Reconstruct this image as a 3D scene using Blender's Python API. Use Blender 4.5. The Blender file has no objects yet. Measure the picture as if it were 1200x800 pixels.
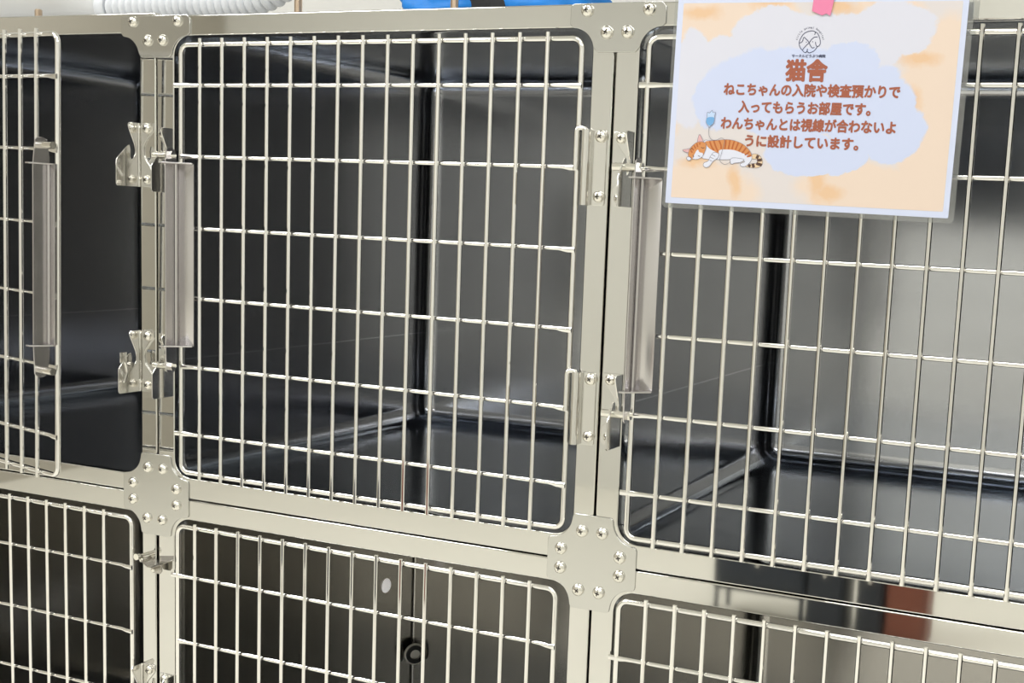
import bpy, bmesh, math, random
from mathutils import Vector, Matrix
random.seed(7)
S = 0.001232                     # model unit (about a millimetre in the picture's own scale) -> metres
C = bpy.context.scene.collection
PI = math.pi

# ------------------------------------------------------------------ materials
def new_mat(name):
    m = bpy.data.materials.new(name); m.use_nodes = True
    nt = m.node_tree; b = nt.nodes['Principled BSDF']
    return m, nt, b

def metal(name, col, rough, noise=0.0, stretch=(1, 1, 1), bump=0.0, scale=60, aniso=0.0):
    m, nt, b = new_mat(name)
    b.inputs['Base Color'].default_value = (*col, 1)
    b.inputs['Metallic'].default_value = 1
    b.inputs['Roughness'].default_value = rough
    if aniso: b.inputs['Anisotropic'].default_value = aniso
    if noise or bump:
        tc = nt.nodes.new('ShaderNodeTexCoord'); mp = nt.nodes.new('ShaderNodeMapping')
        mp.inputs['Scale'].default_value = stretch
        n = nt.nodes.new('ShaderNodeTexNoise'); n.inputs['Scale'].default_value = scale
        n.inputs['Detail'].default_value = 4
        nt.links.new(tc.outputs['Object'], mp.inputs['Vector']); nt.links.new(mp.outputs[0], n.inputs['Vector'])
        if noise:
            mr = nt.nodes.new('ShaderNodeMapRange')
            mr.inputs['To Min'].default_value = max(0.01, rough - noise); mr.inputs['To Max'].default_value = rough + noise
            nt.links.new(n.outputs['Fac'], mr.inputs['Value']); nt.links.new(mr.outputs[0], b.inputs['Roughness'])
        if bump:
            bp = nt.nodes.new('ShaderNodeBump'); bp.inputs['Strength'].default_value = bump
            bp.inputs['Distance'].default_value = 0.004
            nt.links.new(n.outputs['Fac'], bp.inputs['Height']); nt.links.new(bp.outputs[0], b.inputs['Normal'])
    return m

def plain(name, col, rough=0.5, noise=0.0, scale=8, spec=0.5):
    m, nt, b = new_mat(name)
    b.inputs['Base Color'].default_value = (*col, 1)
    b.inputs['Roughness'].default_value = rough
    b.inputs['Specular IOR Level'].default_value = spec
    if noise:
        tc = nt.nodes.new('ShaderNodeTexCoord')
        n = nt.nodes.new('ShaderNodeTexNoise'); n.inputs['Scale'].default_value = scale; n.inputs['Detail'].default_value = 5
        mx = nt.nodes.new('ShaderNodeMix'); mx.data_type = 'RGBA'
        mx.inputs[6].default_value = (*[c * (1 - noise) for c in col], 1)
        mx.inputs[7].default_value = (*[min(1, c * (1 + noise)) for c in col], 1)
        nt.links.new(tc.outputs['Object'], n.inputs['Vector']); nt.links.new(n.outputs['Fac'], mx.inputs[0])
        nt.links.new(mx.outputs[2], b.inputs['Base Color'])
    return m

def srgb(r, g, b):
    f = lambda c: (c / 255 / 12.92) if c <= 10 else ((c / 255 + 0.055) / 1.055) ** 2.4
    return (f(r), f(g), f(b))

def ink(r, g, b):
    c = srgb(r, g, b)
    return (c[0] * 0.76, c[1] * 0.78, c[2] * 0.88)

M_FRAME = metal('polished_steel', (0.685, 0.678, 0.65), 0.035, noise=0.015, stretch=(1, 1, 1), bump=0.006, scale=7)
M_PLATE = metal('satin_steel_plate', (0.63, 0.627, 0.605), 0.15, noise=0.04, bump=0.02, scale=14)
M_WIRE = metal('wire_steel', (0.90, 0.89, 0.87), 0.05)
M_HARD = metal('hardware_steel', (0.74, 0.73, 0.70), 0.13, noise=0.03, scale=30)
M_SCREW = metal('screw_steel', (0.86, 0.84, 0.78), 0.12)
M_RECESS = metal('screw_recess', (0.12, 0.11, 0.10), 0.4)
M_DARK = plain('dark_gap', (0.012, 0.012, 0.013), 0.6)
M_BRASS = metal('brass_stud', (0.60, 0.47, 0.36), 0.3)
M_HANDLE = metal('handle_steel', (0.60, 0.583, 0.585), 0.2, noise=0.05, stretch=(40, 40, 1.5), scale=10)

def liner_mat(name, col, rough, seam=None):
    """brushed liner sheet; an optional thin fold line runs round at one height (object z in metres)"""
    m = metal(name, col, rough, noise=0.03, stretch=(1.2, 1.2, 45), bump=0.012, scale=22)
    nt = m.node_tree; b = nt.nodes['Principled BSDF']
    n2 = nt.nodes.new('ShaderNodeTexNoise'); n2.inputs['Scale'].default_value = 3.2; n2.inputs['Detail'].default_value = 1
    tc = nt.nodes.new('ShaderNodeTexCoord'); nt.links.new(tc.outputs['Object'], n2.inputs['Vector'])
    bp = nt.nodes.new('ShaderNodeBump'); bp.inputs['Strength'].default_value = 0.16; bp.inputs['Distance'].default_value = 0.02
    old = b.inputs['Normal'].links[0].from_socket
    nt.links.new(n2.outputs['Fac'], bp.inputs['Height']); nt.links.new(old, bp.inputs['Normal'])
    nt.links.new(bp.outputs[0], b.inputs['Normal'])
    if seam is not None:
        sx = nt.nodes.new('ShaderNodeSeparateXYZ'); nt.links.new(tc.outputs['Object'], sx.inputs[0])
        a = nt.nodes.new('ShaderNodeMath'); a.operation = 'SUBTRACT'; a.inputs[1].default_value = seam
        nt.links.new(sx.outputs['Z'], a.inputs[0])
        ab = nt.nodes.new('ShaderNodeMath'); ab.operation = 'ABSOLUTE'; nt.links.new(a.outputs[0], ab.inputs[0])
        lt = nt.nodes.new('ShaderNodeMath'); lt.operation = 'LESS_THAN'; lt.inputs[1].default_value = 0.0009
        nt.links.new(ab.outputs[0], lt.inputs[0])
        mx = nt.nodes.new('ShaderNodeMix'); mx.data_type = 'RGBA'
        mx.inputs[6].default_value = (*col, 1); mx.inputs[7].default_value = (*[min(1, c * 1.5 + 0.08) for c in col], 1)
        nt.links.new(lt.outputs[0], mx.inputs[0]); nt.links.new(mx.outputs[2], b.inputs['Base Color'])
    return m
SEAM_UP = (475 - 328) * S
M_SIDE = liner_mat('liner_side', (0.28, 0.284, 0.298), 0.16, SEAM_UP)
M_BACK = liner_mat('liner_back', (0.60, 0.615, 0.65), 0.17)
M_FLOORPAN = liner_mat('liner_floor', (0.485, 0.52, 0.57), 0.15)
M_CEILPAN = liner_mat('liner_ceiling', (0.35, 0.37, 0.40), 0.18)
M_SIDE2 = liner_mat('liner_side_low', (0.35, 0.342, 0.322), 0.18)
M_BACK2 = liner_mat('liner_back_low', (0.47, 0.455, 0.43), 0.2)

# ------------------------------------------------------------------ mesh helpers (all in model units)
def tag(o, label=None, cat=None, group=None, kind=None):
    if label: o['label'] = label
    if cat: o['category'] = cat
    if group: o['group'] = group
    if kind: o['kind'] = kind
    return o

ORIG = {}
def empty(name, loc, label, cat, group=None):
    o = bpy.data.objects.new(name, None); C.objects.link(o)
    o.empty_display_size = 0.05
    o.location = Vector(loc) * S
    ORIG[o.name] = Vector(loc)
    return tag(o, label, cat, group)

def link_mesh(name, me, parent=None, origin=None):
    """me already in model units, world placed; stored relative to the parent's origin"""
    org = ORIG[parent.name] if parent else Vector(origin or (0, 0, 0))
    me.transform(Matrix.Translation(-org)); me.transform(Matrix.Scale(S, 4))
    o = bpy.data.objects.new(name, me); C.objects.link(o)
    if parent:
        o.parent = parent
    else:
        o.location = org * S
    ORIG[o.name] = org
    return o

def build(name, bm, mats, parent=None, origin=None, smooth=True, angle=35):
    me = bpy.data.meshes.new(name)
    bmesh.ops.recalc_face_normals(bm, faces=bm.faces)
    for f in bm.faces: f.smooth = smooth
    if smooth:
        for e in bm.edges:
            if len(e.link_faces) == 2 and e.calc_face_angle(0) > math.radians(angle): e.smooth = False
    bm.to_mesh(me); bm.free()
    for m in (mats if isinstance(mats, (list, tuple)) else [mats]): me.materials.append(m)
    return link_mesh(name, me, parent, origin)

def tube(bm, pts, r, seg=10, caps=True, mi=0, squash=None):
    pts = [Vector(p) for p in pts]; n = len(pts); rings = []
    rs = r if isinstance(r, (list, tuple)) else [r] * n
    up = None
    for i, p in enumerate(pts):
        t = (pts[min(i + 1, n - 1)] - pts[max(i - 1, 0)]).normalized()
        if up is None:
            a = Vector((0, 1, 0)) if abs(t.y) < 0.9 else Vector((1, 0, 0))
            up = (a - t * a.dot(t)).normalized()
        else:
            up = (up - t * up.dot(t)).normalized()
        sd = t.cross(up)
        k = squash[i] if squash else 1.0
        rings.append([bm.verts.new(p + (up * math.cos(2 * PI * j / seg) * k + sd * math.sin(2 * PI * j / seg)) * rs[i]) for j in range(seg)])
    for i in range(n - 1):
        for j in range(seg):
            f = bm.faces.new((rings[i][j], rings[i][(j + 1) % seg], rings[i + 1][(j + 1) % seg], rings[i + 1][j])); f.material_index = mi
    if caps:
        for rg in (rings[0], rings[-1]):
            f = bm.faces.new(rg); f.material_index = mi

def box(bm, lo, hi, mi=0, bev=0.0):
    vs = [bm.verts.new((x, y, z)) for x in (lo[0], hi[0]) for y in (lo[1], hi[1]) for z in (lo[2], hi[2])]
    idx = [(0, 1, 3, 2), (4, 6, 7, 5), (0, 4, 5, 1), (2, 3, 7, 6), (0, 2, 6, 4), (1, 5, 7, 3)]
    fs = []
    for q in idx:
        f = bm.faces.new([vs[k] for k in q]); f.material_index = mi; fs.append(f)
    if bev:
        es = list({e for f in fs for e in f.edges})
        bmesh.ops.bevel(bm, geom=es, offset=bev, segments=2, affect='EDGES', profile=0.5)

def arc(cx, cy, r, a0, a1, n=8):
    return [(cx + r * math.cos(math.radians(a0 + (a1 - a0) * i / n)), cy + r * math.sin(math.radians(a0 + (a1 - a0) * i / n))) for i in range(n + 1)]

def round_rect(x0, x1, z0, z1, r, n=8):
    return arc(x1 - r, z1 - r, r, 0, 90, n) + arc(x0 + r, z1 - r, r, 90, 180, n) + arc(x0 + r, z0 + r, r, 180, 270, n) + arc(x1 - r, z0 + r, r, 270, 360, n)

def plate_mesh(loops, thick, bev, mapping, res=2):
    """flat sheet from closed 2-D outlines (first outer, others holes); mapping(u, v, w) -> model xyz, w along thickness (0..thick)"""
    cu = bpy.data.curves.new('outline', 'CURVE'); cu.dimensions = '2D'; cu.fill_mode = 'BOTH'
    for lp in loops:
        sp = cu.splines.new('POLY'); sp.points.add(len(lp) - 1); sp.use_cyclic_u = True
        for p, q in zip(sp.points, lp): p.co = (q[0], q[1], 0, 1)
    cu.extrude = max(0.0001, thick / 2 - bev); cu.bevel_depth = bev; cu.bevel_resolution = res; cu.offset = -bev
    o = bpy.data.objects.new('outline', cu); C.objects.link(o)
    dg = bpy.context.evaluated_depsgraph_get(); dg.update()
    me = bpy.data.meshes.new_from_object(o.evaluated_get(dg))
    bpy.data.objects.remove(o); bpy.data.curves.remove(cu)
    for v in me.vertices:
        v.co = Vector(mapping(v.co.x, v.co.y, v.co.z + thick / 2))
    return me

def add_mesh(bm, me, mi=0):
    n0 = len(bm.faces)
    bm.from_mesh(me); bm.faces.ensure_lookup_table()
    for f in bm.faces[n0:]: f.material_index = mi
    bpy.data.meshes.remove(me)

def front(y):            # outline in x/z, lying parallel to the cage fronts, outer face at y, thickness going back
    return lambda u, v, w: (u, y + w, v)
def sideways(x):         # outline in depth/z: u = distance out towards the room, plate thickness along x
    return lambda u, v, w: (x + w, -u, v)

def dome(bm, c, r, h, seg=16, rings=5, mi=0):
    """pan screw head whose axis points to -y, base centre at c"""
    c = Vector(c); prev = None
    for i in range(rings + 1):
        a = (PI / 2) * i / rings
        rr = r * math.cos(a); hh = h * math.sin(a)
        if i == rings:
            t = bm.verts.new(c + Vector((0, -h, 0)))
            for j in range(seg):
                f = bm.faces.new((prev[j], prev[(j + 1) % seg], t)); f.material_index = mi
        else:
            cur = [bm.verts.new(c + Vector((rr * math.cos(2 * PI * j / seg), -hh, rr * math.sin(2 * PI * j / seg)))) for j in range(seg)]
            if prev:
                for j in range(seg):
                    f = bm.faces.new((prev[j], prev[(j + 1) % seg], cur[(j + 1) % seg], cur[j])); f.material_index = mi
            prev = cur

def screw(x, y, z, parent, r=5.9, rot=0.4):
    bm = bmesh.new()
    tube(bm, [(x, y + 0.3, z), (x, y - 0.9, z)], r, 16)
    dome(bm, (x, y - 0.9, z), r, 3.6)
    for k in range(2):                                        # cross recess
        a = rot + k * PI / 2
        dx, dz = math.cos(a), math.sin(a); px, pz = -dz * 0.55, dx * 0.55
        L = 2.3
        vs = [bm.verts.new((x + dx * s * L + px * t, y - 4.62 + 0.28 * 0, z + dz * s * L + pz * t)) for s, t in ((-1, -1), (1, -1), (1, 1), (-1, 1))]
        f = bm.faces.new(vs); f.material_index = 1
    return build('screw', bm, [M_SCREW, M_RECESS], parent)

# ------------------------------------------------------------------ cages
FY = 2.6                       # y of the cage faces
DEPTH = 530.0
RF = 22.0

def liner(cage, x0, x1, z0, z1, r, low=False):
    y0, y1 = FY + 1.2, DEPTH
    bm = bmesh.new()
    box(bm, (x0, y0, z0), (x1, y1, z1))
    bm.edges.ensure_lookup_table()
    bmesh.ops.delete(bm, geom=[f for f in bm.faces if all(abs(v.co.y - y0) < 1e-4 for v in f.verts)], context='FACES_ONLY')
    es = [e for e in bm.edges if not all(abs(v.co.y - y0) < 1e-4 for v in e.verts)]
    bmesh.ops.bevel(bm, geom=es, offset=r, segments=10, affect='EDGES', profile=0.5, clamp_overlap=False)
    inner = ((x0 + r, x1 - r), (y0 - 1e4, y1 - r), (z0 + r, z1 - r))
    def nrm(p):
        q = Vector([min(max(p[k], inner[k][0]), inner[k][1]) for k in range(3)])
        d = q - p
        return d.normalized() if d.length > 1e-6 else Vector((0, -1, 0))
    groups = {'side_panel_a': [], 'side_panel_b': [], 'back_panel': [], 'floor_pan': [], 'ceiling_panel': []}
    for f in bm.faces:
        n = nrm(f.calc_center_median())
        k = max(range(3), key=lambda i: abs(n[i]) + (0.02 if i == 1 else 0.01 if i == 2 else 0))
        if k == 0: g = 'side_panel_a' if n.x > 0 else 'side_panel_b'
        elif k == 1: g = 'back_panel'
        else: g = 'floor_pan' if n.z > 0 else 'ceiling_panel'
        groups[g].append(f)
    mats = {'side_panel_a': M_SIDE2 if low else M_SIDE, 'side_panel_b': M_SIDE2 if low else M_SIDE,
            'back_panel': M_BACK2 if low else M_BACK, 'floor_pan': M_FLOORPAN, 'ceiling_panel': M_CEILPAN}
    out = {}
    for g, fs in groups.items():
        me = bpy.data.meshes.new(g)
        idx = {}; vs = []; faces = []
        for f in fs:
            q = []
            for v in f.verts:
                if v.index not in idx or vs[idx[v.index]] != v.co: pass
                key = (round(v.co.x, 4), round(v.co.y, 4), round(v.co.z, 4))
                if key not in idx: idx[key] = len(vs); vs.append(v.co.copy())
                q.append(idx[key])
            a, b, c = vs[q[0]], vs[q[1]], vs[q[2]]
            if (b - a).cross(c - a).dot(nrm(f.calc_center_median())) < 0: q.reverse()
            faces.append(q)
        me.from_pydata([tuple(v) for v in vs], [], faces)
        for p in me.polygons: p.use_smooth = True
        me.normals_split_custom_set_from_vertices([tuple(nrm(v)) for v in vs])
        me.materials.append(mats[g])
        out[g] = link_mesh(g.replace('_a', '').replace('_b', '') if g.startswith('side') else g, me, cage)
    bm.free()
    return out

def face_frame(cage, x0, x1, z0, z1, op, ra=20):
    g = 1.0
    outer = round_rect(x0 + g, x1 - g, z0 + g * 0.7, z1 - g * 0.7, 2.0, 3)
    hole = round_rect(op[0], op[1], op[2], op[3], ra, 10)
    me = plate_mesh([outer, hole], 16, 1.3, front(FY))
    bm = bmesh.new(); add_mesh(bm, me)
    return build('face_frame', bm, M_FRAME, cage)

def outer_shell(cage, x0, x1, z0, z1):
    """thin sheet box behind the face frame that closes the cage from outside"""
    bm = bmesh.new(); t = 1.0; y0, y1 = FY + 16, DEPTH + 6
    box(bm, (x0 + 1.5, y0, z0 + 1.5), (x0 + 1.5 + t, y1, z1 - 1.5)); box(bm, (x1 - 1.5 - t, y0, z0 + 1.5), (x1 - 1.5, y1, z1 - 1.5))
    box(bm, (x0 + 1.5, y0, z1 - 1.5 - t), (x1 - 1.5, y1, z1 - 1.5)); box(bm, (x0 + 1.5, y0, z0 + 1.5), (x1 - 1.5, y1, z0 + 1.5 + t))
    box(bm, (x0 + 1.5, y1 - t, z0 + 1.5), (x1 - 1.5, y1, z1 - 1.5))
    return build('outer_casing', bm, M_HARD, cage, smooth=False)

def bent(pts, r, n=5):
    """poly-line with its corners rounded"""
    pts = [Vector(p) for p in pts]; out = [pts[0]]
    for i in range(1, len(pts) - 1):
        a = (pts[i - 1] - pts[i]).normalized(); b = (pts[i + 1] - pts[i]).normalized()
        rr = min(r, (pts[i - 1] - pts[i]).length / 2, (pts[i + 1] - pts[i]).length / 2)
        for k in range(n + 1):
            t = k / n
            p0 = pts[i] + a * rr; p2 = pts[i] + b * rr
            out.append(p0 * (1 - t) ** 2 + pts[i] * 2 * t * (1 - t) + p2 * t * t)
    out.append(pts[-1]); return out

def door(cage, x0, x1, zt, zb, xs, zs, tips=(0, -1)):
    """wire door: frame wire, upright wires in front, cross wires behind them"""
    bm = bmesh.new(); r = 2.8; cr = 9
    loop = [(p[0], 0, p[1]) for p in round_rect(x0, x1, zb, zt, cr, 6)]
    loop.append(loop[0])
    rings = []
    pts = [Vector(p) for p in loop[:-1]]; n = len(pts); seg = 12
    for i in range(n):
        t = (pts[(i + 1) % n] - pts[i - 1]).normalized(); sd = t.cross(Vector((0, 1, 0)))
        rings.append([bm.verts.new(pts[i] + (Vector((0, 1, 0)) * math.cos(2 * PI * j / seg) + sd * math.sin(2 * PI * j / seg)) * r) for j in range(seg)])
    for i in range(n):
        for j in range(seg):
            bm.faces.new((rings[i][j], rings[i][(j + 1) % seg], rings[(i + 1) % n][(j + 1) % seg], rings[(i + 1) % n][j]))
    d = build('door', bm, M_WIRE, cage)
    g = bmesh.new()
    for x in xs:
        tube(g, [(x, -4.4, zt + 5.5), (x, -4.4, zb - 5.5)], 2.1, 10)
    for i, z in enumerate(zs):
        a = x0 + 1.5
        if i in tips or i - len(zs) in tips: a = x0 - 7.5
        k = [0.55, 0.55, 1, 1, 0.6, 0.45]
        tube(g, [(a, -1.6, z), (x0 + 5, -1.4, z), (x0 + 14, -0.3, z), (x1 - 14, -0.3, z), (x1 - 7, -1.8, z - 0.6), (x1 + 2.0, -2.6, z - 0.6)],
             [2.6, 2.5, 2.15, 2.15, 2.5, 2.7], 10, squash=k)
    build('wire_grid', g, M_WIRE, d)
    return d

def handle(d, xa, zt, zb, xb, pin, ztop, zbot, dep=15.0, yb=-7.5, capout=6.0):
    """grip bar: flange A out towards the room at xa with rounded ears, plate B from xa to xb along the wires, two end caps, two pins"""
    bm = bmesh.new(); t = 1.4; re = 8.0
    ear = [(-yb - 1, zt + 6), (-yb + 1.5, ztop + re - 2)] + arc(-yb + dep / 2, ztop, re, 140, 40, 8) + [(-yb + dep, zt - 1), (-yb + dep, zb + 1)] \
        + arc(-yb + dep / 2, zbot, re, -30, -150, 8) + [(-yb - 1, zb - 14)]
    add_mesh(bm, plate_mesh([ear], t, 0.3, sideways(xa - t / 2), 1))
    lo, hi = min(xa, xb), max(xa, xb)
    box(bm, (lo, yb - 0.2, zb), (hi, yb + 1.2, zt), bev=0.3)
    tube(bm, [(xa + (2.2 if xb > xa else -2.2), yb - 1.2, zt), (xa + (2.2 if xb > xa else -2.2), yb - 1.2, zb)], 1.6, 8)
    cap = [(lo - 3, yb + 1), (hi, yb + 1), (hi, yb - 2.5), (xa + (3 if xb > xa else -3), yb - dep - capout), (lo - 3, yb - dep - capout)]
    for z in (zt, zb):
        add_mesh(bm, plate_mesh([cap], 1.6, 0.4, lambda u, v, w, z=z: (u, v, z + w - 0.8), 1))
    h = build('latch_handle', bm, M_HANDLE, d)
    for z in (ztop, zbot):
        p = bmesh.new(); yc = yb - dep / 2
        s = 1 if pin > xa else -1
        tube(p, [(xa - s * 4.5, yc, z), (xa + s * 0.5, yc, z)], 4.4, 6)
        tube(p, bent([(xa, yc, z), (pin, yc, z)], 1), 3.7, 14)
        build('latch_pin', p, M_SCREW, d)
    return h

def keeper(cage, xe, xi, zt, out=30.0, catch=False):
    """hooked latch keeper: flat waisted leg on the post (xe = opening edge, xi = inner end) and a hooked leg standing out at xe"""
    bm = bmesh.new(); y = FY - 1.5; zb = zt - 66; s = 1 if xi > xe else -1
    w = abs(xi - xe)
    fl = [(0, zt), (w, zt), (w, zt - 7), (w * .38, zt - 21), (w * .30, zt - 27), (w * .36, zt - 36), (w, zt - 50), (w, zb + 3), (w - 3, zb), (0, zb)]
    fl = [(xe + s * u, v) for u, v in fl]
    add_mesh(bm, plate_mesh([fl], 1.5, 0.3, front(y), 1))
    hk = [(-1, zt), (14, zt), (16, zt - 2.5), (14.5, zt - 7), (7, zt - 22), (5.5, zt - 28), (6, zt - 33), (9, zt - 37), (11.5, zt - 38), (13.5, zt - 35),
          (13, zt - 28), (14.5, zt - 23), (17, zt - 24), (out - 2, zt - 37), (out, zt - 40), (out, zb + 2), (out - 2, zb), (-1, zb)]
    hk = [(u - y, v) for u, v in hk]
    add_mesh(bm, plate_mesh([hk], 1.4, 0.35, sideways(xe - 0.7), 1))
    tube(bm, [(xe + s * 0.9, y - 0.8, zt), (xe + s * 0.9, y - 0.8, zb)], 1.2, 8)
    k = build('latch_keeper', bm, M_HARD, cage)
    screw(xe + s * w * .60, y, zt - 5.6, k, 5.2, 0.2)
    screw(xe + s * w * .60, y, zb + 7.5, k, 4.6, 0.9)
    if catch:                                                  # small spring catch riding on the hook
        q = bmesh.new(); x = xe + 1.6
        tube(q, bent([(x, y - 25, zt - 55), (x, y - 20, zt - 46), (x, y - 22, zt - 36), (x, y - 27, zt - 24)], 3), [1.3] * 14, 8)
        tube(q, bent([(x, y - 16, zt - 26), (x, y - 18, zt - 38), (x, y - 25, zt - 55)], 4), 1.1, 8)
        tube(q, [(x - 1, y - 17, zt - 36), (x + 3, y - 17, zt - 36)], 3.0, 12)
        box(q, (x - 0.6, y - 31, zt - 33), (x + 0.8, y - 22, zt - 22), bev=0.3)
        build('spring_catch', q, M_HARD, k)
        tag(k.children[-1], 'small bent wire spring catch')
    return k

def hinge(cage, xr, xk, zt, h=67.0):
    """hinge leaf screwed to the post with a rolled knuckle at xk"""
    bm = bmesh.new(); y = FY - 1.5
    lo, hi = min(xr, xk), max(xr, xk)
    lf = round_rect(lo, hi, zt - h, zt, 2.5, 4)
    add_mesh(bm, plate_mesh([lf], 1.5, 0.3, front(y), 1))
    tube(bm, [(xk, y - 3.6, zt), (xk, y - 3.6, zt - h)], 4.4, 16)
    box(bm, (min(xk, xk + 4), y - 2.5, zt - h), (max(xk, xk + 4), y + 0.5, zt))
    k = build('hinge_bracket', bm, M_HARD, cage)
    xs = xk + (xr - xk) * 0.72
    screw(xs, y, zt - 6.0, k, 5.6, 0.6); screw(xs, y, zt - h + 8, k, 5.4, 0.1)
    return k

def hinge_hook(d, xf, xk, zt):
    """bent rod welded to the door frame that drops into the knuckle"""
    bm = bmesh.new(); y = FY - 5.1
    tube(bm, bent([(xf, -5.0, zt - 36), (xf, -5.0, zt + 1.0), (xk, y, zt + 1.0), (xk, y, zt - 8)], 4.5, 6), 2.5, 12)
    build('hinge_hook', bm, M_WIRE, d)

X = [-554.0, -35.5, 483.0, 1001.5]
ZU = (-475.0, 31.0); ZL = (-981.0, -475.0)
cage_labels = {
    (0, 0): 'upper left steel cat cage whose wire door stands ajar',
    (1, 0): 'upper middle steel cat cage with closed wire door, left of the paper sign',
    (2, 0): 'upper right steel cat cage behind the paper sign',
    (0, 1): 'lower left steel cat cage with nearly black interior, below the ajar door',
    (1, 1): 'lower middle steel cat cage with round drain fitting inside on its back corner',
    (2, 1): 'lower right steel cat cage in the bottom right corner, below the paper sign',
}
UXS = [28.0 * i for i in range(1, 16)]
UZS = [-40.5, -112.4, -185.8, -258.5, -331.2, -403.3]
LZS = [-560, -633.5, -706.5, -779.5, -852.5, -909]
cages = {}
for row in (0, 1):
    for col in range(3):
        x0, x1 = X[col], X[col + 1]; z0, z1 = ZU if row == 0 else ZL
        if (col, row) == (0, 0): z1 += 3.5
        c = empty('cat_cage', ((x0 + x1) / 2, FY, z0), cage_labels[(col, row)], 'cage', 'stacked stainless cat cages')
        cages[(col, row)] = c
        if row == 0: op = (x0 + 23.5, x1 - 22, z0 + (19.5 if col == 0 else 23.5), z1 - 21.5)
        else: op = (x0 + 23.5, x1 - 22, z0 + 23.5, z1 - 23.0)
        if row == 1 and col == 0: face_frame(c, x0, x1 - 1.6, z0, z1, op)
        else: face_frame(c, x0, x1, z0, z1, op)
        outer_shell(c, x0, x1, z0, z1)
        tw = 3.0 if (row == 1 and col == 1) else 11.5                   # the middle one below has a plain thin-sheet body
        liner(c, x0 + tw, x1 - tw, z0 + 21, z1 - 5 if row == 0 else z1 - 12, 4.0 if (row == 1 and col == 1) else RF, low=(row == 1))

# ---- upper doors
dM = door(cages[(1, 0)], 0, 452, 0, -444.7, UXS, UZS)
handle(dM, -1.5, -120, -308, 22.5, -23, -112.0, -330.0)
hinge_hook(dM, 452.5, 460.0, -79)
hinge_hook(dM, 452.5, 460.0, -297)
dR = door(cages[(2, 0)], 516.7, 968.7, 0, -444.7, [516.7 + x for x in UXS], UZS)
handle(dR, 516.7 + 0.5, -121, -308, 516.7 + 21, 516.7 - 23, -112.0, -330.0)
# ---- the ajar door of the upper left cage: built closed, then swung on its left hinges
LF = -68.0
dL = door(cages[(0, 0)], -519, LF, 0, -444.7, [LF - 30 - 28.0 * i for i in range(15)], UZS, tips=())
handle(dL, LF - 4.5, -127, -308, LF + 6.0, LF + 17, -109.0, -333.0, dep=17.0)
AJAR = math.radians(11.05)
hx = Vector((-528, -2, 0))
org = ORIG[dL.name]
piv = (hx - org) * S
rotm = Matrix.Translation(piv + Vector((0, 0, 7.5 * S))) @ Matrix.Rotation(math.radians(1.05), 4, 'Y') @ Matrix.Rotation(-AJAR, 4, 'Z') @ Matrix.Translation(-piv)
dL.matrix_local = rotm
# ---- lower doors
dLL = door(cages[(0, 1)], -519, -69.5, -505, -950, [-105.5 - 28.3 * i for i in range(15)], LZS, tips=())
handle(dLL, -69.5 + 9.5, -712, -902, -69.5 - 15, -69.5 + 31, -706, -924)
dLM = door(cages[(1, 1)], -5, 448, -505, -950, [22 + 28.6 * i for i in range(15)], LZS)
handle(dLM, -5 - 9.5, -712, -902, 10, -36, -706, -924)
dLR = door(cages[(2, 1)], 513, 966, -505, -950, [541 + 28.0 * i for i in range(15)], LZS)
handle(dLR, 513 - 9.5, -712, -902, 528, 482, -706, -924)

# ---- latch keepers and hinges
keeper(cages[(0, 0)], -57.5, -39.0, -79, out=33)
keeper(cages[(0, 0)], -57.5, -39.0, -297, out=32, catch=True)
keeper(cages[(1, 0)], -14.0, -32.0, -84)
keeper(cages[(1, 0)], -14.0, -32.0, -299)
keeper(cages[(2, 0)], 504.5, 486.5, -80.5)
keeper(cages[(2, 0)], 504.5, 486.5, -296)
keeper(cages[(0, 1)], -57.5, -39.0, -669)
keeper(cages[(1, 1)], -14.0, -32.0, -676)
keeper(cages[(2, 1)], 504.5, 486.5, -676)
hinge(cages[(1, 0)], 479.0, 461.0, -79)
hinge(cages[(1, 0)], 479.0, 461.0, -297)

# ---- stop bracket and pin on the lower left cage's post
bm = bmesh.new()
zz = -549.5
add_mesh(bm, plate_mesh([[(-55, 3.5), (-55, -2), (-50, -7), (-27, -22), (-23, -22), (-22, -20), (-22, 3.5)]], 1.6, 0.3, lambda u, v, w: (u, v - 1.0, zz + w), 1))
add_mesh(bm, plate_mesh([[(-37, zz + 1), (-22.5, zz + 1), (-22.5, zz - 8), (-25, zz - 11), (-34, zz - 11), (-37, zz - 8)]], 1.5, 0.3, front(-6.0), 1))
sb = build('stop_bracket', bm, metal('bracket_steel', (0.46, 0.44, 0.41), 0.25), cages[(0, 1)])
for (x, y, z) in ((-50, -4, zz + 1.4), (-30, -8, zz - 6)):
    q = bmesh.new(); tube(q, [(x, y + 3, z), (x, y - 3, z)], 2.4, 12); dome(q, (x, y - 3, z), 2.6, 1.6); build('pin_head', q, M_SCREW, sb)
q = bmesh.new(); tube(q, [(-50, FY + 0.5, -543), (-50, -12, -543)], 1.9, 12); tube(q, [(-50, -11, -543), (-50, -15, -543)], 3.6, 14)
build('stop_pin', q, M_SCREW, cages[(0, 1)])

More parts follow.
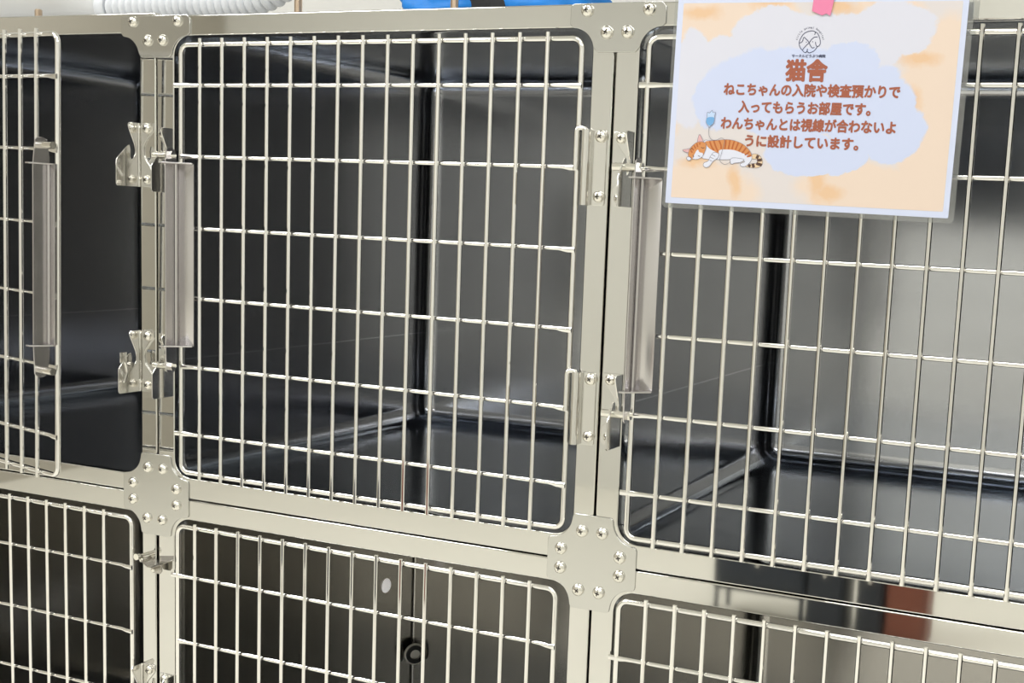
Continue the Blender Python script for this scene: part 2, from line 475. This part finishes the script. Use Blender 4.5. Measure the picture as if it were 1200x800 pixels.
# ---- lower middle cage: wall plug and drain fitting
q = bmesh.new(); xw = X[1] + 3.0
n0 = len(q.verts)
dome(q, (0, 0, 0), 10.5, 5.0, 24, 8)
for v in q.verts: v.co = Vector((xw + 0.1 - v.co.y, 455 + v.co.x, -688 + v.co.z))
M_PLUG, ntp, bp_ = new_mat('self_glowing_plug')                 # plug given a low glow of its own; no light reaches it
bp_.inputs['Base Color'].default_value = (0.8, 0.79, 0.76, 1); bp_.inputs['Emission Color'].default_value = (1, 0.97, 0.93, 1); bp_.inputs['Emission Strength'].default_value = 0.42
hp = build('wall_plug', q, M_PLUG, cages[(1, 1)]); hp['label'] = 'round plug with a glow of its own on the side wall'
q = bmesh.new()
cx_, cy_, cz_ = X[1] + 3 + 11.5, DEPTH - 11.5, -806
ax = Vector((1, -1, 0)).normalized()
def ring(bm, c, ax, ro, ri, d, seg=28, mi=0):
    c = Vector(c); up = Vector((0, 0, 1)); sd = ax.cross(up)
    prof = [(ro, 0), (ro, d), (ri, d), (ri, 0)]
    rr = [[bm.verts.new(c + ax * h + (up * math.cos(2 * PI * j / seg) + sd * math.sin(2 * PI * j / seg)) * r_) for j in range(seg)] for r_, h in prof]
    for i in range(4):
        for j in range(seg):
            f = bm.faces.new((rr[i][j], rr[i][(j + 1) % seg], rr[(i + 1) % 4][(j + 1) % seg], rr[(i + 1) % 4][j])); f.material_index = mi
ring(q, (cx_, cy_, cz_), ax, 16.0, 13.6, 3)
ring(q, Vector((cx_, cy_, cz_)) + ax * 1.0, ax, 13.6, 7.6, 5, mi=1)
tube(q, [Vector((cx_, cy_, cz_)) + ax * 0.5, Vector((cx_, cy_, cz_)) + ax * 2.0], 7.6, 20, mi=0)
dr = build('drain_fitting', q, [metal('drain_rim', (0.9, 0.87, 0.8), 0.3), plain('black_rubber', (0.012, 0.012, 0.012), 0.35)], cages[(1, 1)]); dr['label'] = 'black ring fitting with steel rim'

# ---- brass coloured studs standing on the top rails
for cg, x, h in (((0, 0), -213, 13), ((1, 0), 133, 16), ((1, 0), 311, 24)):
    q = bmesh.new(); tube(q, [(x, 16, 30), (x, 16, 30 + h - 1.2), (x, 16, 30 + h)], [3.9, 3.9, 2.9], 8)
    build('top_stud', q, M_BRASS, cages[cg], angle=30)

# ------------------------------------------------------------------ joining plates
def joining_plate(xc, zc, tee, label):
    t = 1.6; y = FY - t
    e = empty('joining_plate', (xc, FY, zc), label, 'plate')
    if tee:
        w2, bw = 45.5, 22.0; zt, zs, zb = 30.5, 9.5, -12.0
        r = 21.0
        out = [(xc - w2, zt), (xc - w2, zs + 3), (xc - w2 + 3, zs)]
        out += [(xc - 21.8 - r + r * math.sin(a), zs - r + r * math.cos(a)) for a in [math.radians(11 + k * 58 / 11) for k in range(12)]]
        out += [(xc - bw, zb + 4), (xc - bw + 4, zb), (xc + bw - 4, zb), (xc + bw, zb + 4)]
        out += [(xc + 21.8 + r - r * math.sin(a), zs - r + r * math.cos(a)) for a in [math.radians(11 + k * 58 / 11) for k in range(12)]][::-1]
        out += [(xc + w2 - 3, zs), (xc + w2, zs + 3), (xc + w2, zt - 4), (xc + w2 - 4, zt), (xc - w2 + 4, zt)]
        out[0] = (xc - w2, zt - 4)
        out.append((xc - w2 + 1.2, zt - 1.2))
        sc = [(-29, 24.3), (30, 24.2), (-9.3, 5.0), (10.5, 5.0)]
        pts = [(xc + a, b) for a, b in sc]
    else:
        L, hw, r = 45.0, 20.5, 22.0
        q = [(L, hw - 3.5), (L - 0.9, hw - 0.9), (L - 3.2, hw)]
        cxr, czr = hw + r, hw + r
        q += [(cxr - r * math.sin(a), czr - r * math.cos(a)) for a in [math.radians(6 + k * 78 / 12) for k in range(13)]]
        q += [(hw, L - 3.2), (hw - 0.9, L - 0.9), (hw - 3.5, L)]
        out = []
        for sx, sz, rev in ((1, 1, False), (-1, 1, True), (-1, -1, False), (1, -1, True)):
            p = [(xc + sx * a, zc + sz * b) for a, b in q]
            out += p[::-1] if rev else p
        sc = [(-10, 29.2), (10.5, 29.5), (-31, 10), (-31, -8.6), (29, 9.5), (29, -8.3), (-11.5, -27.3), (9.5, -27.0)]
        pts = [(xc + a, zc + b) for a, b in sc]
    bm = bmesh.new(); add_mesh(bm, plate_mesh([out], t, 0.45, front(y), 2))
    p = build('plate', bm, M_PLATE, e)
    for i, (a, b) in enumerate(pts): screw(a, y, b, e, 5.9, 0.3 + i * 0.37)
    return e
joining_plate(-35.5, 0, True, 'tee shaped steel joining plate on the top rail, below the white hose')
joining_plate(484.5, 0, True, 'tee shaped steel joining plate on the top rail, just left of the paper sign')
joining_plate(-37.0, -475.0, False, 'cross shaped steel joining plate at the left post, with reflections of its screws')
joining_plate(482.0, -474.6, False, 'cross shaped steel joining plate between middle and right cages, satin grey')

# ------------------------------------------------------------------ things on top of the cages
hose = empty('hose', (-40, 60, 31), 'white ribbed hose lying on top of the left cages with a smooth wide nozzle', 'hose')
path = bent([(-142, 52, 49.2), (20, 52, 49.0), (75, 54, 54), (130, 60, 102)], 50, 16)
def resample(pts, step):
    out = [pts[0].copy()]; acc = 0
    for a, b in zip(pts, pts[1:]):
        L = (b - a).length
        while acc + L >= step:
            t = (step - acc) / L; a = a.lerp(b, t); out.append(a.copy()); L = (b - a).length; acc = 0
        acc += L
    return out
rp = resample(path, 9.3 / 6)
bm = bmesh.new()
prof = [10.6, 13.4, 14.3, 14.4, 14.1, 12.6]
tube(bm, rp, [prof[i % 6] for i in range(len(rp))], 22)
M_WHITEPL = plain('white_plastic', (0.64, 0.66, 0.69), 0.35)
build('ribbed_tube', bm, M_WHITEPL, hose, angle=80)
bm = bmesh.new()
tube(bm, [(-157, 52, 50), (-155, 52, 50), (-145, 52, 50), (-143.5, 52, 50)], [13.4, 15.0, 15.0, 13.9], 26)
build('cuff', bm, M_WHITEPL, hose, angle=50)
bm = bmesh.new()
nz = [(-150, 15), (-160, 22), (-175, 32), (-200, 43), (-240, 52), (-300, 58), (-340, 60)]
tube(bm, [(x, 60, 35 + max(r_, 16)) for x, r_ in nz], [r_ for x, r_ in nz], 40)
nzo = build('nozzle', bm, plain('white_shell', (0.78, 0.79, 0.80), 0.4), hose, angle=80)
bm = bmesh.new()                                                # moulded parting line along the nozzle
a = math.radians(205)
tube(bm, [(x, 60 - (r_ + 0.05) * math.sin(math.radians(48)), 35 + max(r_, 16) + (r_ + 0.05) * math.cos(math.radians(48)) * -0.2) for x, r_ in nz[2:]], 0.35, 6)
build('parting_line', bm, plain('line_grey', (0.2, 0.2, 0.2), 0.6), nzo)

# blue soft bag
bag = empty('soft_bag', (380, 95, 31), 'bright blue and black soft bag lying on top of the middle cage', 'bag')
def lump(cx, cy, cz, rx, ry, rz, amp, seed, mat, name):
    bm = bmesh.new(); bmesh.ops.create_uvsphere(bm, u_segments=56, v_segments=32, radius=1)
    from mathutils import noise
    for v in bm.verts:
        p = v.co.copy()
        q = Vector((math.copysign(abs(p.x) ** 0.6, p.x), math.copysign(abs(p.y) ** 0.6, p.y), math.copysign(abs(p.z) ** 0.7, p.z)))
        w = 1 + amp * noise.noise(p * 2.1 + Vector((seed, 0, 0))) + amp * 0.6 * noise.noise(Vector((p.x * 7, p.y * 3, p.z * 3 + seed)))
        v.co = Vector((cx + q.x * rx * w, cy + q.y * ry * w, max(31.2, cz + q.z * rz * w)))
    return build(name, bm, mat, bag, angle=180)
M_BLUE = plain('blue_fabric', srgb(0, 120, 205), 0.55, noise=0.15, scale=40)
M_BLACKF = plain('black_fabric', (0.01, 0.01, 0.011), 0.6)
lump(285, 92, 45, 62, 48, 19, 0.12, 1.0, M_BLUE, 'blue_body')
lump(366, 96, 47, 60, 48, 24, 0.10, 5.0, M_BLUE, 'blue_flap')
b3 = lump(322, 78, 46, 30, 36, 20, 0.08, 9.0, M_BLACKF, 'black_panel'); b3['label'] = 'black panel'

# ------------------------------------------------------------------ paper sign
SW, SH = 241.0, 171.0
SC = Vector((664.2, -10.5, -57.8)); SROT = math.radians(0.95)
sign = empty('paper_sign', SC, 'laminated paper sign with brown Japanese text and sleeping orange cat', 'sign')
def sg(u, v, w=0.0):     # sign coordinates: u right, v up from the sheet's centre, w out of the sheet
    cu, su = math.cos(SROT), math.sin(SROT)
    return (SC.x + u * cu + v * su, SC.y - w, SC.z - u * su + v * cu)
def sheet(name, lp, thick, mat, w):
    bm = bmesh.new(); add_mesh(bm, plate_mesh([lp], thick, 0.02, lambda u, v, t: sg(u, v, w + t), 1))
    return build(name, bm, mat, sign, smooth=False)

# printed watercolour ground
mp_, nt, b = new_mat('printed_watercolour')
b.inputs['Roughness'].default_value = 0.45
tc = nt.nodes.new('ShaderNodeTexCoord'); nz1 = nt.nodes.new('ShaderNodeTexNoise'); nz1.inputs['Scale'].default_value = 26; nz1.inputs['Detail'].default_value = 9; nz1.inputs['Roughness'].default_value = 0.6
nt.links.new(tc.outputs['Object'], nz1.inputs['Vector'])
def math_node(op, a, b_=None, clamp=False):
    n = nt.nodes.new('ShaderNodeMath'); n.operation = op; n.use_clamp = clamp
    for i, v in enumerate((a, b_)):
        if v is None: continue
        if isinstance(v, (int, float)): n.inputs[i].default_value = v
        else: nt.links.new(v, n.inputs[i])
    return n.outputs[0]
sep = nt.nodes.new('ShaderNodeSeparateXYZ'); nt.links.new(tc.outputs['Object'], sep.inputs[0])
sn = nt.nodes.new('ShaderNodeSeparateColor'); nt.links.new(nz1.outputs['Color'], sn.inputs[0])
ux = math_node('ADD', math_node('DIVIDE', sep.outputs['X'], S), math_node('MULTIPLY', math_node('SUBTRACT', sn.outputs[0], 0.5), 26.0))
uz = math_node('ADD', math_node('DIVIDE', sep.outputs['Z'], S), math_node('MULTIPLY', math_node('SUBTRACT', sn.outputs[1], 0.5), 26.0))
def blob(cx, cz, rx, rz):
    dx = math_node('DIVIDE', math_node('SUBTRACT', ux, cx), rx); dz = math_node('DIVIDE', math_node('SUBTRACT', uz, cz), rz)
    return math_node('SQRT', math_node('ADD', math_node('MULTIPLY', dx, dx), math_node('MULTIPLY', dz, dz)))
def union(bl):
    o = blob(*bl[0])
    for q in bl[1:]: o = math_node('MINIMUM', o, blob(*q))
    return o
def mask(d, soft=0.05):
    n = nt.nodes.new('ShaderNodeMapRange'); n.inputs['From Min'].default_value = 1 + soft; n.inputs['From Max'].default_value = 1 - soft
    nt.links.new(d, n.inputs['Value']); return n.outputs[0]
def mixc(f, a, c):
    n = nt.nodes.new('ShaderNodeMix'); n.data_type = 'RGBA'; nt.links.new(f, n.inputs[0])
    for i, v in ((6, a), (7, c)):
        if isinstance(v, tuple): n.inputs[i].default_value = (*v, 1)
        else: nt.links.new(v, n.inputs[i])
    return n.outputs[2]
CREAM = ink(236, 226, 214); PEACH = ink(248, 224, 196); PALE = ink(233, 231, 232); LAV = ink(219, 226, 242); DEEP = ink(246, 205, 158)
col = mixc(mask(union([(-90, 68, 40, 22), (-45, 74, 34, 14), (62, 74, 28, 18), (108, 28, 34, 42), (-88, -72, 48, 26), (52, -68, 60, 22), (104, -40, 30, 46), (-116, 20, 10, 40)]), 0.12), CREAM, PEACH)
col = mixc(mask(union([(-96, 76, 14, 6), (-38, 82, 14, 5), (20, 78, 16, 7), (64, 62, 14, 5), (86, 34, 16, 5), (84, 4, 7, 10), (-96, -48, 14, 5), (-60, -62, 6, 12), (10, -62, 6, 16), (20, -72, 12, 6)]), 0.5), col, DEEP)
col = mixc(mask(union([(0, 52, 60, 20), (34, 44, 40, 28), (66, 60, 34, 24), (-72, 36, 34, 22), (-30, 60, 40, 18), (-104, 22, 18, 40)]), 0.04), col, PALE)
col = mixc(mask(union([(-20, 10, 76, 38), (48, -2, 40, 34), (66, -18, 30, 26), (-4, -40, 34, 18), (30, -42, 22, 14), (-76, 4, 26, 26), (30, 30, 26, 20)]), 0.035), col, LAV)
nt.links.new(col, b.inputs['Base Color'])
b.inputs['Coat Weight'].default_value = 0.12; b.inputs['Coat Roughness'].default_value = 0.2

# laminate film margin
ml, ntl, bl = new_mat('laminate_film')
tr = ntl.nodes.new('ShaderNodeBsdfTransparent'); tr.inputs[0].default_value = (0.93, 0.94, 0.94, 1)
gl = ntl.nodes.new('ShaderNodeBsdfGlossy'); gl.inputs['Roughness'].default_value = 0.12
ms = ntl.nodes.new('ShaderNodeMixShader'); ms.inputs[0].default_value = 0.14
ntl.links.new(tr.outputs[0], ms.inputs[1]); ntl.links.new(gl.outputs[0], ms.inputs[2])
ntl.links.new(ms.outputs[0], ntl.nodes['Material Output'].inputs['Surface'])
sheet('laminate_film', round_rect(-SW / 2 - 3, SW / 2 + 4.5, -SH / 2 - 4.0, SH / 2 + 4.0, 4), 0.25, ml, -0.3)
sheet('paper', round_rect(-SW / 2, SW / 2, -SH / 2, SH / 2, 0.8, 2), 0.25, plain('paper_white', ink(226, 231, 243), 0.5), 0.0)
sheet('printed_ground', round_rect(-SW / 2 + 5.0, SW / 2 - 4.5, -SH / 2 + 5.0, SH / 2 - 3.5, 0.8, 2), 0.12, mp_, 0.25)

def px_to_sign(px, py):
    """picture measurement -> sheet coordinates (used only to lay out the print)"""
    return None

M_BROWN = plain('brown_ink', ink(176, 96, 66), 0.6)
M_NAVY = plain('navy_ink', ink(58, 62, 92), 0.6)
def text_mesh(body, size, bold):
    cu = bpy.data.curves.new('txt', 'FONT'); cu.body = body; cu.size = size; cu.align_x = 'LEFT'; cu.resolution_u = 4
    o = bpy.data.objects.new('txt', cu); C.objects.link(o)
    dg = bpy.context.evaluated_depsgraph_get(); dg.update()
    me = bpy.data.meshes.new_from_object(o.evaluated_get(dg))
    bpy.data.objects.remove(o); bpy.data.curves.remove(cu)
    return me
def line(bm, body, u0, u1, vc, h=None, bold=0.02, w=0.5, layers=1):
    """one line of writing squeezed to run from u0 to u1, centred on height vc"""
    me = text_mesh(body, 1.0, bold)
    xs = [v.co.x for v in me.vertices]; ys = [v.co.y for v in me.vertices]
    sx = (u1 - u0) / (max(xs) - min(xs)); sy = sx if h is None else h / (max(ys) - min(ys))
    ym = (max(ys) + min(ys)) / 2; x0 = min(xs)
    base = [v.co.copy() for v in me.vertices]
    n = 8 if bold else 1
    for k in range(n):                                          # overprint round a small circle to get the heavy rounded face
        du = bold * math.cos(2 * PI * k / 8) if bold else 0; dv = bold * math.sin(2 * PI * k / 8) if bold else 0
        m2 = me.copy()
        for v, c in zip(m2.vertices, base):
            v.co = Vector(sg(u0 + (c.x + du - x0) * sx, vc + (c.y + dv - ym) * sy, w + 0.01 * k))
        add_mesh(bm, m2)
    bpy.data.meshes.remove(me)
W_INK = 0.55
bm = bmesh.new(); line(bm, '猫舎', -21.5, 12.5, 27.7, 16.8, 0.042, W_INK)
build('title_text', bm, M_BROWN, sign, smooth=False)
bm = bmesh.new()
line(bm, 'ねこちゃんの入院や検査預かりで', -74, 73.4, 11.8, 9.9, 0.042, W_INK)
line(bm, '入ってもらうお部屋です。', -60, 51, -2.4, 9.8, 0.042, W_INK)
line(bm, 'わんちゃんとは視線が合わないよ', -74.5, 72.5, -16.2, 9.9, 0.042, W_INK)
line(bm, 'うに設計しています。', -52, 43.5, -30.2, 9.8, 0.042, W_INK)
build('body_text', bm, M_BROWN, sign, smooth=False)
bm = bmesh.new()
LX, LZ, LR = -3.6, 50.6, 8.8
line(bm, 'サークルどうぶつ病院', LX - 14.0, LX + 14.0, 39.3, 2.4, 0.03, W_INK)
body = 'circle animal hospital'
for i, ch in enumerate(body):                                   # lettering round the top of the badge
    if ch == ' ': continue
    me = text_mesh(ch, 2.6, 0.0)
    xs = [v.co.x for v in me.vertices]; xm = (max(xs) + min(xs)) / 2
    a = math.radians(170 - 160 * i / (len(body) - 1)); rr = LR + 1.7
    for v in me.vertices:
        p = Vector((v.co.x - xm, v.co.y)); ca, sa = math.cos(a - PI / 2), math.sin(a - PI / 2)
        v.co = Vector(sg(LX + rr * math.cos(a) + p.x * ca - p.y * sa, LZ + rr * math.sin(a) + p.x * sa + p.y * ca, W_INK))
    add_mesh(bm, me)
def stroke(bm, pts, wd, w=W_INK, mi=0, smooth_n=6):
    """flat pen stroke in sheet coordinates"""
    if smooth_n and len(pts) > 2:
        P_ = [Vector(p) for p in pts]; q = []
        for i in range(len(P_) - 1):
            p0 = P_[max(i - 1, 0)]; p1 = P_[i]; p2 = P_[i + 1]; p3 = P_[min(i + 2, len(P_) - 1)]
            for k in range(smooth_n):
                t = k / smooth_n
                q.append(0.5 * ((2 * p1) + (p2 - p0) * t + (2 * p0 - 5 * p1 + 4 * p2 - p3) * t * t + (3 * p1 - p0 - 3 * p2 + p3) * t ** 3))
        q.append(P_[-1]); pts = q
    pts = [Vector(p) for p in pts]; prev = None
    for i, p in enumerate(pts):
        t = (pts[min(i + 1, len(pts) - 1)] - pts[max(i - 1, 0)]); t = t.normalized() if t.length else Vector((1, 0))
        n = Vector((-t.y, t.x)) * wd / 2
        cur = (bm.verts.new(sg(p.x + n.x, p.y + n.y, w)), bm.verts.new(sg(p.x - n.x, p.y - n.y, w)))
        if prev:
            f = bm.faces.new((prev[0], prev[1], cur[1], cur[0])); f.material_index = mi
        prev = cur
L_ = lambda x, y: (LX + (x - 632) / 200 * LR, LZ - (y - 385) / 190 * LR)   # badge drawing coordinates
for pts in ([(715, 215), (760, 235), (800, 290), (830, 370), (830, 430), (790, 465), (755, 440), (742, 385)],
            [(780, 470), (740, 530), (690, 560), (640, 575), (595, 555), (560, 572), (510, 530), (560, 460), (620, 405), (660, 350), (710, 310), (775, 300)],
            [(500, 530), (450, 470), (432, 390), (470, 300), (520, 240), (600, 205), (680, 200), (725, 225), (712, 265)],
            [(440, 410), (490, 380), (515, 310), (560, 340), (610, 385), (650, 450), (690, 490), (730, 480)],
            [(600, 520), (596, 548), (575, 570)]):
    stroke(bm, [L_(*p) for p in pts], 0.55)
for p in ((568, 392), (688, 385), (600, 518)):
    stroke(bm, [L_(p[0] - 8, p[1]), L_(p[0] + 8, p[1])], 0.7, smooth_n=0)
build('badge', bm, M_NAVY, sign, smooth=False)

# sleeping orange cat with a drip, printed on the sheet
pc = {}
for nm, c in (('orange', (226, 150, 84)), ('stripe', (196, 104, 44)), ('white', (238, 238, 240)), ('dark', (92, 62, 48)), ('pink', (238, 186, 178)), ('grey', (120, 118, 128)), ('cream', (246, 214, 166)), ('blue', (122, 180, 222)), ('paleblue', (206, 226, 244))):
    pc[nm] = plain('ink_' + nm, ink(*c), 0.6)
order = list(pc); mi_ = {n: i for i, n in enumerate(order)}
bm = bmesh.new()
K_ = lambda x, y: (-113.9 + (x - 20) / 10 * 0.755, -7.0 - (y - 100) / 10 * 0.7026)
def catmull(P_, n=6):
    P_ = [Vector(p) for p in P_]; q = []; m = len(P_)
    for i in range(m):
        p0, p1, p2, p3 = P_[i - 1], P_[i], P_[(i + 1) % m], P_[(i + 2) % m]
        for k in range(n):
            t = k / n
            q.append(0.5 * ((2 * p1) + (p2 - p0) * t + (2 * p0 - 5 * p1 + 4 * p2 - p3) * t * t + (3 * p1 - p0 - 3 * p2 + p3) * t ** 3))
    return q
lay = [0]
def shape(pts, colr, outline=True, n=5):
    lay[0] += 1
    w = W_INK + lay[0] * 0.012
    q = catmull([K_(*p) for p in pts], n)
    vs = [bm.verts.new(sg(p.x, p.y, w)) for p in q]
    f = bm.faces.new(vs); f.material_index = mi_[colr]
    if outline:
        stroke(bm, [tuple(p) for p in q] + [tuple(q[0])], 0.32, w + 0.006, mi_['grey'], 0)
def mark(pts, colr, wd):
    lay[0] += 1
    stroke(bm, [K_(*p) for p in pts], wd, W_INK + lay[0] * 0.012, mi_[colr], 5)
shape([(930, 590), (1000, 590), (1052, 650), (1050, 715), (990, 748), (890, 745), (868, 730), (930, 700), (990, 690), (985, 650), (930, 640)], 'cream')
for p in ([(1000, 598), (985, 640)], [(1046, 650), (992, 660)], [(1050, 712), (985, 695)], [(960, 745), (945, 700)], [(900, 740), (915, 712)]): mark(p, 'dark', 2.4)
shape([(350, 460), (420, 445), (520, 440), (620, 428), (720, 440), (820, 480), (900, 550), (930, 620), (915, 680), (860, 735), (810, 735), (805, 705), (850, 680), (760, 650), (640, 665), (520, 668), (400, 668), (340, 640)], 'white')
shape([(375, 458), (520, 440), (620, 429), (720, 441), (820, 481), (898, 552), (925, 615), (880, 600), (800, 575), (720, 550), (620, 545), (540, 560), (545, 620), (500, 580), (430, 545), (385, 500)], 'orange', False)
for p in ([(420, 452), (450, 520), (480, 560)], [(470, 448), (500, 520), (530, 575)], [(530, 440), (560, 500), (560, 540)], [(610, 432), (612, 490), (605, 540)], [(660, 434), (655, 490), (648, 540)], [(712, 442), (700, 490), (690, 540)],
          [(760, 456), (745, 505), (730, 545)], [(810, 480), (790, 525), (770, 560)], [(855, 515), (830, 555), (810, 580)], [(895, 558), (870, 585), (845, 600)], [(920, 605), (890, 615), (870, 618)]): mark(p, 'stripe', 1.35)
shape([(690, 650), (740, 640), (840, 655), (800, 690), (740, 700), (700, 715), (680, 690)], 'white')
shape([(480, 585), (540, 600), (530, 650), (480, 690), (440, 750), (400, 768), (368, 750), (372, 715), (420, 690), (440, 640)], 'white')
for p in ([(455, 610), (500, 632)], [(445, 645), (485, 660)], [(435, 680), (468, 690)]): mark(p, 'grey', 0.4)
shape([(280, 470), (285, 400), (300, 380), (325, 420), (340, 465)], 'pink')
shape([(185, 600), (130, 590), (105, 570), (150, 560), (200, 555)], 'pink')
shape([(200, 540), (260, 480), (320, 462), (375, 480), (385, 530), (370, 590), (345, 640), (290, 672), (220, 670), (180, 640), (180, 590)], 'orange')
shape([(285, 560), (310, 590), (350, 600), (345, 640), (290, 672), (235, 668), (250, 620)], 'white', False)
for p in ([(215, 540), (240, 570)], [(240, 510), (262, 548)], [(270, 485), (285, 530)], [(205, 575), (225, 598)], [(310, 475), (305, 500)]): mark(p, 'stripe', 1.2)
for p in ([(325, 528), (345, 540), (365, 532)], [(232, 628), (245, 640), (240, 655)], [(295, 632), (320, 640)], [(215, 540), (200, 570)], [(205, 650), (215, 662)]): mark(p, 'dark', 0.5)
shape([(160, 660), (190, 650), (215, 668), (205, 690), (175, 690)], 'white')
build('cat_picture', bm, [pc[n] for n in order], sign, smooth=False)
bm = bmesh.new()
shape([(372, 115), (400, 120), (425, 88), (440, 115), (465, 110), (460, 160), (455, 240), (415, 275), (405, 300), (395, 275), (365, 235), (370, 170)], 'paleblue', True, 3)
shape([(378, 175), (455, 172), (450, 235), (410, 270), (366, 232)], 'blue', False, 3)
mark([(405, 295), (405, 370), (440, 430), (500, 438), (560, 412), (600, 450), (570, 600), (560, 680), (620, 722), (690, 690)], 'grey', 0.3)
build('drip_picture', bm, [pc[n] for n in order], sign, smooth=False)

# pink tape that holds the sign
tp = [(-2.0, SH / 2 + 14), (16.5, SH / 2 + 13.5), (12.0, SH / 2 - 14.5), (8.5, SH / 2 - 12.8), (5.0, SH / 2 - 14.2), (-3.5, SH / 2 - 10.8)]
bm = bmesh.new(); add_mesh(bm, plate_mesh([tp], 0.2, 0.02, lambda u, v, t: sg(u, v, 1.3 + t), 1))
tape = build('tape_strip', bm, plain('pink_tape', ink(250, 140, 172), 0.5), None, origin=sg(4, SH / 2, 1.3), smooth=False)
tag(tape, 'short strip of pink tape holding the top of the paper sign', 'tape')

# ------------------------------------------------------------------ room
def struct(name, lo, hi, mat):
    bm = bmesh.new(); box(bm, lo, hi)
    o = build(name, bm, mat, None, origin=((lo[0] + hi[0]) / 2, (lo[1] + hi[1]) / 2, lo[2]), smooth=False)
    o['kind'] = 'structure'; return o
FZ, CZ = -1150, 1150
RX0, RX1, RY0, RY1 = -2700, 2500, -3300, 640
M_WALLW = plain('wall_white', srgb(222, 221, 217), 0.7, noise=0.02, scale=3)
M_WALLB = plain('wall_beige', srgb(229, 228, 222), 0.7, noise=0.03, scale=2)
M_FLOORB = plain('floor_beige', srgb(233, 230, 219), 0.55, noise=0.05, scale=4)
struct('floor', (RX0 - 60, RY0 - 60, FZ - 40), (RX1 + 60, RY1 + 60, FZ), M_FLOORB)
struct('ceiling', (RX0 - 60, RY0 - 60, CZ), (RX1 + 60, RY1 + 60, CZ + 40), M_WALLW)
struct('wall_back', (RX0 - 60, RY1, FZ), (RX1 + 60, RY1 + 60, CZ), M_WALLW)
struct('wall_front', (RX0 - 60, RY0 - 60, FZ), (RX1 + 60, RY0, CZ), M_WALLB)
struct('wall_left', (RX0 - 60, RY0, FZ), (RX0, RY1, CZ), plain('wall_taupe', srgb(178, 173, 162), 0.7, noise=0.03, scale=2))
struct('wall_right', (RX1, RY0, FZ), (RX1 + 60, RY1, CZ), M_WALLW)
# plinth the cages stand on
bm = bmesh.new()
box(bm, (X[0] + 6, 20, FZ + 12), (X[3] - 6, DEPTH - 6, ZL[0]), bev=3)
box(bm, (X[0] + 40, 60, FZ), (X[3] - 40, DEPTH - 40, FZ + 12))
pl = build('cage_plinth', bm, M_HARD, None, origin=(223, 270, FZ)); tag(pl, 'long low steel plinth under the lower cages', 'plinth')

# made-up low cabinets, unseen, added so the rails reflect dark and brown shapes
def cabinet(x0, x1, y0, y1, z1, colr, label, z0=FZ):
    e = empty('reflection_cabinet', ((x0 + x1) / 2, (y0 + y1) / 2, FZ), label, 'cabinet')
    bm = bmesh.new(); box(bm, (x0, y0, z0), (x1, y1, z1), bev=4)
    if z0 > FZ:
        for a, b_ in ((x0 + 8, y0 + 8), (x1 - 8, y0 + 8), (x0 + 8, y1 - 8), (x1 - 8, y1 - 8)): tube(bm, [(a, b_, FZ), (a, b_, z0 + 2)], 6, 10)
    build('carcass', bm, plain('cab', colr, 0.5), e)
    bm = bmesh.new(); box(bm, (x0 + 8, y1, z0 + 30), (x1 - 8, y1 + 10, z1 - 20), bev=2); dd = build('cabinet_door', bm, plain('cabdoor', [c * 1.1 for c in colr], 0.45), e)
    bm = bmesh.new(); tube(bm, [((x0 + x1) / 2, y1 + 18, z1 - 60), ((x0 + x1) / 2, y1 + 18, z1 - 140)], 5, 10); box(bm, ((x0 + x1) / 2 - 3, y1 + 8, z1 - 70), ((x0 + x1) / 2 + 3, y1 + 18, z1 - 64)); build('handle', bm, M_HARD, dd)
    return e

cabinet(-40, 200, -2120, -2000, -860, srgb(34, 42, 54), 'unseen dark navy cabinet on legs, added across the room for rail reflections', -1075)
cabinet(205, 300, -2120, -2000, -860, srgb(34, 40, 50), 'unseen dark navy cabinet added for rail reflections, left of the narrow one')
cabinet(330, 398, -2120, -2000, -860, srgb(30, 36, 46), 'unseen narrow dark cabinet added for rail reflections, beside the brown one')
cabinet(402, 500, -2120, -2000, -800, srgb(120, 66, 48), 'unseen brown cabinet added across the room for rail reflections')

# ------------------------------------------------------------------ lights, world, camera
def area(name, loc, sx, sy, power, col=(1, 1, 1), rot=(0, 0, 0)):
    l = bpy.data.lights.new(name, 'AREA'); l.shape = 'RECTANGLE'; l.size = sx * S; l.size_y = sy * S; l.energy = power; l.color = col
    o = bpy.data.objects.new(name, l); C.objects.link(o); o.location = Vector(loc) * S; o.rotation_euler = rot
    return o
for (x, y, p) in ((-800, -800, 24), (700, -800, 16), (-1100, -1500, 30), (900, -2500, 22), (1900, -1500, 18), (-2000, -2100, 15)):  # unseen area lights without fixtures; last one added to brighten the left rails' reflection
    area('unseen_ceiling_light', (x, y, CZ - 12), 950, 260, p, (0.985, 0.995, 1.0))
w = bpy.data.worlds.new('World'); bpy.context.scene.world = w; w.use_nodes = True
w.node_tree.nodes['Background'].inputs[0].default_value = (0.98, 0.99, 1, 1); w.node_tree.nodes['Background'].inputs[1].default_value = 0.2

cd = bpy.data.cameras.new('camera'); cam = bpy.data.objects.new('camera', cd); C.objects.link(cam)
cam.location = Vector((943.44, -1063.58, -162.05)) * S
cam.rotation_mode = 'XYZ'; cam.rotation_euler = (1.43212, -0.04489, 0.40939)
cd.sensor_fit = 'HORIZONTAL'; cd.sensor_width = 36; cd.lens = 1501.648 / 1200 * 36
cd.shift_x = -(709.285 - 600) / 1200; cd.shift_y = (472.161 - 400) / 1200
cd.clip_start = 0.01; cd.clip_end = 50
sc = bpy.context.scene; sc.camera = cam
sc.view_settings.view_transform = 'Standard'; sc.view_settings.look = 'None'
sc.view_settings.exposure = 0.0
sc.cycles.max_bounces = 14; sc.cycles.glossy_bounces = 10; sc.cycles.diffuse_bounces = 5; sc.cycles.transparent_max_bounces = 12
sc.cycles.sample_clamp_indirect = 6
